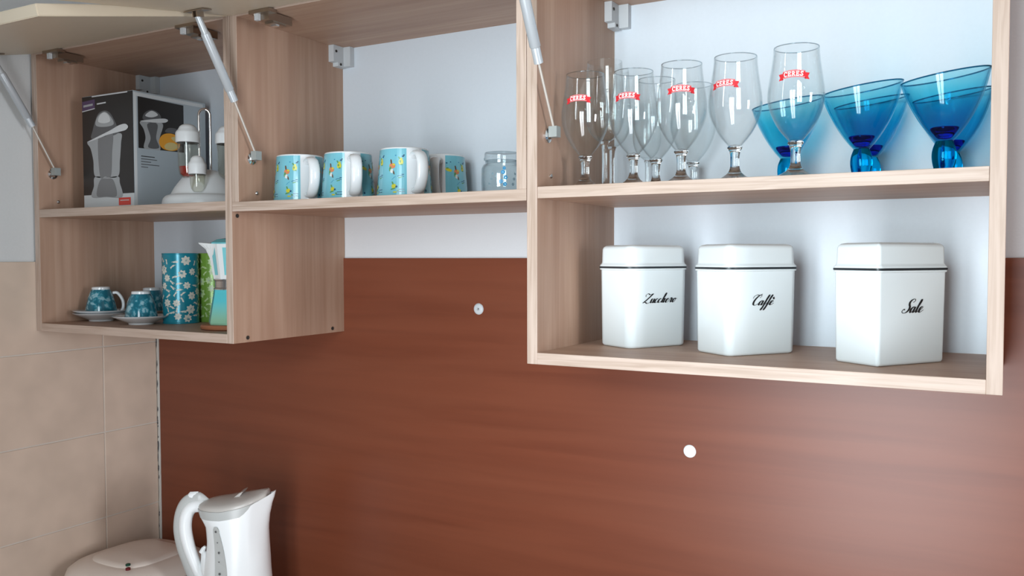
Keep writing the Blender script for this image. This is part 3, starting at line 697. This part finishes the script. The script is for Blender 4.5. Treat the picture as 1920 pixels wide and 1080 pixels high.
poly(fp, [(.30, .915), (.48, .918), (.48, .930), (.30, .926)], ff_, 3, 5); poly(fp, [(.2, .985), (.9, .985), (.9, .995), (.2, .995)], ff_, 3, 5)
poly(fp, [(.70, .03), (.93, .03), (.93, .095), (.70, .095)], ff_, 3, 6); poly(fp, [(.73, .068), (.90, .068), (.90, .075), (.73, .075)], ff_, 4, 5)
fp.build('front_print', [box_white, box_black, pic_purple, pic_grey, pic_dark, pic_light, pic_red, pic_mid], bo, None, False)
rp = MB()
poly(rp, [(.003, .0), (.04, .0), (.04, .985), (.003, .985)], fr_, 1, 0); poly(rp, [(.04, .955), (.96, .955), (.96, .985), (.04, .985)], fr_, 1, 0)
poly(rp, [F2([p])[0] for p in [(530, 105), (897, 180), (897, 560), (530, 520)]], fr_, 1, 1)
poly(rp, cv(F2([(545, 310), (572, 370), (585, 440), (572, 520), (640, 532), (700, 535), (695, 450), (725, 330), (640, 320)])), fr_, 2, 3); poly(rp, cv(F2([(600, 330), (680, 330), (668, 440), (690, 520), (605, 515), (625, 440)])), fr_, 3, 4)
poly(rp, cv(F2([(568, 290), (580, 240), (635, 214), (690, 240), (708, 285), (640, 305)])), fr_, 3, 4); poly(rp, cv(F2([(585, 260), (635, 222), (685, 255), (635, 275)])), fr_, 4, 5); poly(rp, cv(F2([(545, 305), (640, 290), (735, 285), (765, 300), (735, 318), (640, 316)])), fr_, 5, 5)
poly(rp, cv(F2([(690, 470), (720, 415), (790, 405), (855, 440), (857, 520), (800, 545), (720, 525)])), fr_, 3, 7); poly(rp, cv(F2([(735, 500), (770, 478), (820, 485), (845, 515), (800, 540), (745, 530)])), fr_, 4, 8); poly(rp, cv(F2([(740, 390), (770, 360), (840, 370), (850, 405), (790, 402)])), fr_, 3, 4); poly(rp, cv(F2([(790, 440), (830, 430), (852, 455), (820, 470)])), fr_, 4, 8)
for k, (u0, u1) in enumerate([(.09, .27), (.09, .30), (.09, .22), (.09, .33), (.09, .18)]): poly(rp, [(u0, .445-.023*k), (u1, .445-.023*k), (u1, .452-.023*k), (u0, .452-.023*k)], fr_, 1, 4 if k else 1)
rp.build('side_print', [box_white, box_black, pic_purple, pic_grey, pic_dark, pic_light, pic_red, pic_orange, pic_yel], bo, None, False)

# ------------------------------------------------------------ cruet set on a domed stand
cy_ = .112; cx_ = ray_pt(388, cy_); cz = ZS; AC = to_cam(cx_, cy_)
cr = empty('cruet_stand', (cx_, cy_, cz), AC, 'white domed cruet stand with a chrome loop handle beside the carton', 'cruet stand')
MB().lathe(dens([(.0, .0), (.0790, .0), (.0815, .0030), (.0800, .0130), (.0745, .0200), (.0660, .0230)], 3)+dens([(.0655, .0235), (.0560, .0400), (.0380, .0620), (.0200, .0720), (.0, .0740)], 3), 56).build('domed_base', plastic, cr, 50)
hp = [(0, -.0105, .070), (0, -.0105, .181)]+[(0, -.0105*math.cos(a), .181+.0125*math.sin(a)) for a in [PI*k/10 for k in range(1, 10)]]+[(0, .0105, .181), (0, .0105, .070)]
MB().tube(hp, .0026, 12, up=Vector((1, 0, 0))).build('loop_handle', chrome, cr, 50)
def cruet(lx, ly, z0, rad, hglass, hcap, label, group, liquid=None):
    M = Matrix.Rotation(AC, 3, 'Z') @ Vector((lx, ly, 0))
    o = empty('cruet_bottle', (cx_+M.x, cy_+M.y, cz+z0), AC, label, 'cruet', group)
    MB().lathe(shell([(0, 0), (rad*.45, .0005), (rad*.72, .006), (rad*.82, .016), (rad*.86, hglass)], .0012), 32).build('glass_bottle', cruet_glass, o, 50)
    MB().lathe([(0, hglass), (rad*.95, hglass), (rad, hglass+.001), (rad, hglass+hcap*.50), (rad*.93, hglass+hcap*.60), (rad*.80, hglass+hcap*.68), (rad*.76, hglass+hcap*.74), (rad*.66, hglass+hcap*.86), (rad*.45, hglass+hcap*.96), (rad*.2, hglass+hcap), (0, hglass+hcap)], 32).build('white_cap', plastic, o, 40)
    MB().lathe([(0, hglass-.0008), (rad*.90, hglass-.0008), (rad*.90, hglass), (0, hglass)], 24).build('cap_ring', dark_m, o, 30)
    if liquid: MB().lathe([(0, .002), (rad*.40, .003), (rad*.64, .008), (rad*.72, .018), (rad*.74, liquid), (0, liquid)], 24).build('vinegar', oil_m, o, 30)
    return o
cruet(.030, -.0310, .054, .0228, .068, .036, 'tall cruet bottle with white domed cap, left in the stand', 'cruets', .022)
cruet(.030, .0420, .054, .0228, .068, .036, 'tall cruet bottle with white domed cap, half hidden by the cabinet side', 'cruets')
cruet(.0640, -.0140, .0245, .0170, .034, .036, 'short cruet shaker with white cap in front of the tall cruets', 'cruets')

# ------------------------------------------------------------ inverted cups on saucers
SP = [(r_*.955, z_) for r_, z_ in [(.0, .0030), (.0200, .0030), (.0225, .0), (.0255, .0), (.0270, .0030), (.0400, .0085), (.0530, .0140), (.0590, .0168), (.0600, .0180), (.0585, .0183), (.0520, .0160), (.0390, .0110), (.0280, .0062), (.0, .0055)]]
def make_saucer():
    me = MB().lathe(SP, 56); o = me.build('saucer', porcelain, None, 40)
    return o
def make_cup():
    r = empty('espresso_cup', (0, 0, 0))
    KZ = 1.23
    cp = [(.0318, .0), (.0330, .0006), (.0328, .0040), (.0300, .0180), (.0262, .0310), (.0215, .0420), (.0188, .0462)]
    sh = cp + [(.0170, .0440), (.0240, .0300), (.0290, .0150), (.0305, .0010)]
    MB().lathe([(a, b*KZ) for a, b in sh[:7]+[(.0172, .0458), (.0, .0458)]], 44).build('bowl', floral_m, r, 40)
    MB().lathe([(a, b*KZ) for a, b in [(.0150, .0455), (.0152, .0500), (.0168, .0508), (.0182, .0500), (.0186, .0455)]], 36, closed=True).build('base_ring', porcelain, r, 35)
    hp = spline([(0, .0235, .0400), (0, .0330, .0395), (0, .0425, .0280), (0, .0440, .0150), (0, .0385, .0060), (0, .0315, .0080)], 6)
    hp = [Vector((p.x, p.y, p.z*KZ)) for p in hp]
    MB().tube(hp, .0021, 10, 1.5, Vector((1, 0, 0))).build('handle', porcelain, r, 50)
    return r
sau = make_saucer(); cup = make_cup()
def rim_z(n_): return T + .0047*(n_-1)
s1x, s1y = ray_pt(189, .104), .104; s2x, s2y = ray_pt(264, .082), .082; s3x, s3y = ray_pt(284, .221), .221
sau.location = (s1x, s1y, T); tag(sau, 'white espresso saucer, lower of the stack of two on the left', 'saucer', 'white espresso saucers')
o = sau.copy(); COL.objects.link(o); o.location = (s1x, s1y, T+.0057); tag(o, 'white espresso saucer directly under the left cup, upper of the stack', 'saucer', 'white espresso saucers')
o = sau.copy(); COL.objects.link(o); o.location = (s2x, s2y, T); tag(o, 'single white espresso saucer under the front cup beside the teal tin', 'saucer', 'white espresso saucers')
cup.location = (s1x, s1y, T+.0112); cup.rotation_euler = (0, 0, to_cam(s1x, s1y)-.12); tag(cup, 'teal floral espresso cup upside down, leftmost on the stacked saucers', 'cup', 'teal floral espresso cups')
o = copy_tree(cup); o.location = (s2x, s2y, T+.0056); o.rotation_euler = (0, 0, to_cam(s2x, s2y)+2.2); tag(o, 'teal floral espresso cup upside down, in front on a single saucer', 'cup', 'teal floral espresso cups')
o = copy_tree(cup); o.location = (s3x, s3y, T+.0056); o.rotation_euler = (0, 0, to_cam(s3x, s3y)+2.6); tag(o, 'teal floral espresso cup upside down at the back, half hidden by the tin', 'cup', 'teal floral espresso cups')
# saucer beneath the rear cup
o = sau.copy(); COL.objects.link(o); o.location = (s3x, s3y, T); tag(o, 'white espresso saucer under the rear cup, mostly hidden by the front cup', 'saucer', 'white espresso saucers')

# ------------------------------------------------------------ floral tins
def make_tin(px, y, base, flower, label, seed):
    rnd = random.Random(seed); rad, h = .0362, .146
    x = ray_pt(px, y); o = empty('floral_tin', (x, y, T), to_cam(x, y), label, 'tin', 'floral storage tins')
    MB().lathe([(0, 0), (rad, 0), (rad+.0006, .0008), (rad+.0006, .0022), (rad, .003), (rad, h-.003), (rad+.0006, h-.0022), (rad+.0004, h-.0004), (rad-.0006, h), (rad-.002, h-.002), (0, h-.002)], 56).build('can', base, o, 35)
    d = MB()
    def f(s, z): a = s/rad; return Vector(((rad+.0005)*math.cos(a), (rad+.0005)*math.sin(a), z))
    def f2(s, z): a = s/rad; return Vector(((rad+.0008)*math.cos(a), (rad+.0008)*math.sin(a), z))
    L = PI*rad; placed = []
    for t in range(900):
        s = rnd.uniform(-L*.62, L*.62); z = rnd.uniform(.011, h-.011); q = rnd.choice([.0090, .0105, .0080, .0052, .0052])
        if any((s-a)**2+(z-b)**2 < (q+c)**2*.92 for a, b, c in placed): continue
        placed.append((s, z, q)); a0 = rnd.uniform(0, 6)
        if q > .006:
            d.flat([(s+q*(.84+.16*math.cos(7*a))*math.cos(a+a0), z+q*(.84+.16*math.cos(7*a))*math.sin(a+a0)) for a in [2*PI*k/36 for k in range(36)]], f, 0)
            d.flat([(s+q*.2*math.cos(a), z+q*.2*math.sin(a)) for a in [2*PI*k/8 for k in range(8)]], f2, 2)
        else:
            for sg in (-1, 1):
                d.flat([(s+sg*.0026*math.cos(a0)+(.0030*math.cos(a)*math.cos(a0)-.0016*math.sin(a)*math.sin(a0)), z+sg*.0026*math.sin(a0)+(.0030*math.cos(a)*math.sin(a0)+.0016*math.sin(a)*math.cos(a0))) for a in [2*PI*k/10 for k in range(10)]], f, 0)
            pen(d, [(s-.007*math.cos(a0+.5), z-.006*math.sin(a0+.5)), (s, z+.002), (s+.008*math.cos(a0), z+.005*math.sin(a0))], f, .0008, .0008, 0)
    d.build('flower_print', [flower, base, tin_eye], o, None, False)
    return o
make_tin(339, .146, tin_teal, tin_cream, 'teal cylindrical tin with white flowers behind the coffee pot, nearer the cups', 3)
make_tin(402, .218, tin_green, tin_pgreen, 'green cylindrical tin with pale flowers behind the coffee pot', 5)

# ------------------------------------------------------------ coffee pot on a wooden trivet
my = .094; mx_ = ray_pt(437, my)
tv = MB().lathe([(0, 0), (.0560, 0), (.0600, .0020), (.0610, .0060), (.0590, .0092), (.0570, .0098), (0, .0098)], 48).build('trivet', tray_m, None, 40)
tv.location = (mx_, my, T); tag(tv, 'round reddish wooden trivet under the coffee pot', 'trivet')
mk = empty('moka_pot', (mx_, my, T+.0098), to_cam(mx_, my)+.1, 'white and turquoise stovetop coffee pot on the wooden trivet', 'coffee pot')
def grad():
    m, nt, n, l, b = nodes('moka_boiler')
    tc = n.new('ShaderNodeTexCoord'); s_ = n.new('ShaderNodeSeparateXYZ'); r = n.new('ShaderNodeValToRGB'); mr = n.new('ShaderNodeMapRange')
    mr.inputs[1].default_value = .0; mr.inputs[2].default_value = .06; l.new(tc.outputs['Object'], s_.inputs[0]); l.new(s_.outputs['Z'], mr.inputs[0]); l.new(mr.outputs[0], r.inputs[0])
    r.color_ramp.elements[0].color = (.26, .50, .34, 1); r.color_ramp.elements[0].position = .15; r.color_ramp.elements[1].color = (.09, .50, .56, 1); r.color_ramp.elements[1].position = .75
    l.new(r.outputs[0], b.inputs['Base Color']); b.inputs['Roughness'].default_value = .2; return m
def oct_ring(r, z, n_=8, off=PI/8): return [Vector((r*math.cos(2*PI*k/n_+off), r*math.sin(2*PI*k/n_+off), z)) for k in range(n_)]
MB().loft([oct_ring(.0470, 0), oct_ring(.0475, .004), oct_ring(.0375, .060), oct_ring(.0370, .066)]).build('boiler', grad(), mk)
MB().lathe([(0, .066), (.0355, .066), (.0355, .0685), (.0330, .070), (.0330, .0825), (.0355, .084), (.0355, .0860), (0, .0860)], 40).build('collar', steel, mk, 35)
up_ = MB()
def jug_ring(r, z, lip):
    out = []
    for k in range(48):
        a = 2*PI*k/48; m8 = (a % (PI/4)) - PI/8; q = r*math.cos(PI/8)/math.cos(m8 if False else ((a) % (PI/4))-PI/8)
        wl_ = max(0, math.cos(a+PI/2))**14; out.append(Vector(((q)*math.cos(a)*(1-.3*wl_), (q+lip*wl_)*math.sin(a), z+lip*.12*wl_)))
    return out
up_.loft([jug_ring(.0350, .086, 0), jug_ring(.0355, .089, 0), jug_ring(.0405, .125, .001), jug_ring(.0428, .142, .006), jug_ring(.0440, .151, .0165), jug_ring(.0442, .153, .0180), jug_ring(.0420, .1532, .0165)]); upo = up_.build('upper_chamber', moka_w, mk)
sm = MB()
for k in range(8):
    a = 2*PI*(k+.5)/8; n_ = Vector((math.cos(a), math.sin(a), 0)); tt = Vector((-math.sin(a), math.cos(a), 0)); ap = math.cos(PI/8)
    for (z0, z1) in ((.094, .146),):
        def rr(z): return (.0355+(.0440-.0355)*(z-.089)/.061)*ap+.0003
        sm.add([n_*rr(z0)-tt*.0055+Vector((0, 0, z0)), n_*rr(z0)+tt*.0055+Vector((0, 0, z0)), n_*rr(z1)+tt*.0072+Vector((0, 0, z1)), n_*rr(z1)-tt*.0072+Vector((0, 0, z1))], [(0, 1, 2, 3)])
sm.build('turquoise_stripe', moka_t, upo, None, False)
MB().lathe([(0, .153), (.0425, .153), (.0430, .1555), (.0300, .1620), (.0080, .1650), (0, .1650)], 8, Matrix.Rotation(PI/8, 4, 'Z')).build('lid', moka_t, mk)
MB().lathe([(0, .165), (.006, .165), (.0075, .172), (.006, .178), (0, .179)], 16).build('knob', moka_t, mk, 40)
hp = spline([(0, .040, .146), (0, .052, .150), (0, .0560, .135), (0, .0540, .095)], 6)
MB().tube(hp, .0045, 10, 1.4, Vector((1, 0, 0))).build('handle', moka_w, mk, 50)

# ------------------------------------------------------------ kettle
ky = .125; kx = ray_pt(441, ky); ZK = -0.56
kt = empty('electric_kettle', (kx, ky, ZK), YAW, 'white electric kettle with grey lid and water gauge on the worktop', 'kettle')
PXM = 943.0
def kz(py): return (1167-py)/PXM
def ku(px): return (px-441)/PXM
def ztop(u): # slanting rim, rising to the spout
    pts = [(-.10, kz(962)), (-.06, kz(961)), (-.02, kz(959)), (.02, kz(952)), (.05, kz(943)), (.066, kz(936)), (.078, kz(929))]
    if u <= pts[0][0]: return pts[0][1]
    for (a, b), (c, d_) in zip(pts, pts[1:]):
        if u <= c: return b+(d_-b)*(u-a)/(c-a)
    return pts[-1][1]
lefts = [(0, -.076), (.05, -.072), (.10, -.066), (.15, -.060), (.18, -.062), (.205, -.074), (.22, -.078), (.26, -.078)]
rights = [(0, .070), (.05, .066), (.10, .0625), (.15, .0605), (.175, .0600), (.20, .0625), (.225, .0680), (.245, .0745), (.257, .0770), (.27, .078)]
def interp(tab, z):
    if z <= tab[0][0]: return tab[0][1]
    for (a, b), (c, d_) in zip(tab, tab[1:]):
        if z <= c:
            t = (z-a)/(c-a); t = t*t*(3-2*t)*.5+t*.5; return b+(d_-b)*t
    return tab[-1][1]
def kring(t, shrink=0.0, zo=0.0, n_=56):
    out = []
    for k in range(n_):
        a = 2*PI*k/n_; z = t*.24
        for _ in range(4):
            l_, r_ = interp(lefts, z), interp(rights, z)
            c = (l_+r_)/2; hwid = (r_-l_)/2-shrink
            s_ = math.sin(a); cs_ = math.cos(a)
            u = c+hwid*cs_
            # spout pinch
            z = t*ztop(u)
        dep = (.064-.012*t)-shrink
        pinch = 1.0
        if cs_ > .55: pinch = 1-(cs_-.55)/.45*.55*max(0, (t-.5)/.5)
        out.append(Vector((u, dep*s_*pinch, z+zo)))
    return out
kb = MB(); kb.loft([kring(t) for t in [0, .02]+[i/24 for i in range(1, 25)]]+[kring(1.0, .0022)]+[kring(.985, .003)]); kb.build('body', kettle_w, kt, 50)
band = MB(); band.loft([kring(.925, -.0007), kring(.96, -.0010), kring(1.0, -.0009), kring(1.0, .0015, .0006)], caps=False)
for i, v in enumerate(band.v):
    q = max(0, min(1, (v[0]-.015)/.033)); q = q*q*(3-2*q); band.v[i] = (v[0], v[1], v[2]+max(0, ztop(v[0])-v[2])*q)
band.f = [f for f in band.f if sum(band.v[i][0] for i in f)/len(f) < .046]; band.mi = [0]*len(band.f)
band.build('lid_collar', kettle_g, kt, 50)
lid = MB(); lid.loft([kring(1.0, .0015, -.002), kring(1.0, .0006, .0035), kring(1.0, .003, .0075), kring(1.0, .010, .0115), kring(1.0, .025, .0160), kring(1.0, .045, .0185)])
# keep the lid short of the spout
for i, v in enumerate(lid.v):
    if v[0] > .060: lid.v[i] = (.060+(v[0]-.060)*.1, v[1], v[2]-(v[0]-.060)*.5)
lid.build('lid', kettle_lid, kt, 50)
def kp3(px, py, v): return Vector(((px-441)/PXM, v, (1167-py)/PXM-.011))
fl = MB(); a_ = [kp3(412, 950, v) for v in (-.020, .020)]; t_ = [kp3(455, 919, v) for v in (-.017, .017)]; b_ = [kp3(437, 946, v) for v in (-.020, .020)]; c_ = [kp3(448, 922, v) for v in (-.0165, .0165)]
fl.add([a_[0], a_[1], c_[0], c_[1], t_[0], t_[1], b_[0], b_[1]], [(0, 1, 3, 2), (2, 3, 5, 4), (4, 5, 7, 6), (6, 7, 1, 0), (0, 2, 4, 6), (1, 7, 5, 3)])
fl.build('lid_latch', kettle_lid, kt)
def kp(px, py): return Vector((ku(px), 0, kz(py)))
hpts = spline([kp(392, 966), kp(372, 960), kp(354, 963), kp(344, 978), kp(341, 1002), kp(346, 1032), kp(355, 1060), kp(368, 1092), kp(384, 1120)], 6)
rad_h = [.0125+.001*math.sin(i*.1) for i in range(len(hpts))]
MB().tube(hpts, rad_h, 18, .95, Vector((0, 1, 0))).build('handle', kettle_w, kt, 60)
gp = spline([kp(386, 950), kp(366, 946), kp(347, 952), kp(335, 972), kp(330.5, 1002), kp(335, 1034), kp(344, 1062), kp(356, 1094), kp(372, 1124)], 6)
MB().tube(gp, [.0066*min(1, .25+i*.15) for i in range(len(gp))], 14, 1.95, Vector((0, 1, 0))).build('grey_grip', kettle_g, kt, 60)
sw = MB().tube([kp(344, 950), kp(356, 942), kp(368, 937)], [.004, .0065, .003], 10, 1.6, Vector((0, 1, 0))).build('switch', kettle_w, kt, 50)
# thumb rest where the handle meets the body
MB().tube(spline([kp(374, 1047), kp(379, 1060), kp(384, 1078), kp(388, 1100), kp(390, 1125)], 5), [.0045+.0125*min(1, i/10) for i in range(21)], 16, .95, Vector((0, 1, 0))).build('handle_root', kettle_w, kt, 60)
MB().tube([kp(371, 1049), kp(375, 1041), kp(378, 1037)], [.0055, .0045, .0025], 10).build('handle_spur', kettle_w, kt, 50)
gz = MB()
def gface(px, py, off=.0020):
    u = ku(px); z = kz(py); l_, r_ = interp(lefts, z), interp(rights, z); c = (l_+r_)/2; hwid = (r_-l_)/2
    cs_ = max(-.98, min(.98, (u-c)/hwid)); t = z/ztop(u); return Vector((u, -(.064-.012*t)*math.sqrt(1-cs_*cs_)-off, z))
outl = [(409, 990), (411, 986), (415, 985), (419, 987), (422, 994)]
rows = [(408.5, 420.5, 994), (409.5, 424, 1004), (411, 428, 1018), (412, 431.5, 1032), (412.5, 434, 1046), (413, 436, 1060), (413, 437, 1075), (413, 437, 1095), (413, 436, 1120)]
gz.add([gface(*p) for p in outl]+[gface(rows[0][1], rows[0][2]), gface(rows[0][0], rows[0][2])], [tuple(range(7))])
for (a, b, y0), (c, d_, y1) in zip(rows, rows[1:]): gz.add([gface(a, y0), gface(b, y0), gface(d_, y1), gface(c, y1)], [(0, 1, 2, 3)])
ga = gz.build('water_gauge', kettle_g, kt, None, False)
gd = MB()
for (px, py, q) in [(414.5, 994.5, 2.2), (418, 1014, 1.2), (421, 1032, 2.2), (421.5, 1048.5, 1.2), (423, 1070, 2.4), (423, 1088, 1.2), (424, 1106, 2.2)]:
    gd.add([gface(px+q*math.cos(a), py+q*math.sin(a), .0026) for a in [2*PI*k/10 for k in range(10)]], [tuple(range(10))])
gd.build('gauge_mark', pic_dark, ga, None, False)

# ------------------------------------------------------------ sandwich toaster
tx, ty = -1.030, .128
ts = empty('sandwich_toaster', (tx, ty, -0.56), 0, 'cream rounded sandwich toaster with green and red indicator lamps behind the kettle', 'toaster')
def srect(hx, hy, z, p=3.2, n_=48):
    out = []
    for k in range(n_):
        a = 2*PI*k/n_; c, s_ = math.cos(a), math.sin(a)
        out.append(Vector((math.copysign(abs(c)**(2/p), c)*hx, math.copysign(abs(s_)**(2/p), s_)*hy, z)))
    return out
MB().loft([srect(.118, .118, 0), srect(.126, .128, .006), srect(.128, .130, .030), srect(.126, .128, .036)]).build('lower_shell', toaster_w, ts, 50)
MB().loft([srect(.125, .127, .0375), srect(.128, .130, .040), srect(.124, .126, .052), srect(.112, .114, .062), srect(.092, .094, .069), srect(.086, .088, .0700), srect(.040, .040, .0735)]).build('upper_shell', toaster_w, ts, 50)
MB().loft([srect(.080, .082, .0701), srect(.078, .080, .0735), srect(.066, .068, .0765), srect(.03, .03, .0780)]).build('raised_panel', toaster_w, ts, 50)
def ray_z(px, py, z):
    d = F+R2*((px-960)/1637.8)-U2*((py-540)/1637.8); k = (z-CAM.z)/d.z; return CAM+d*k
for (px, py, m_) in ((240, 1064.5, led_r), (240, 1057, led_g)):
    q = ray_z(px, py, -0.56+.0778); MB().lathe([(0, .0016), (.0030, .0012), (.0050, .0), (.0050, -.004), (0, -.004)], 20, Matrix.Translation((q.x-tx, q.y-ty, .0772))).build('indicator_lamp', m_, ts, 40)
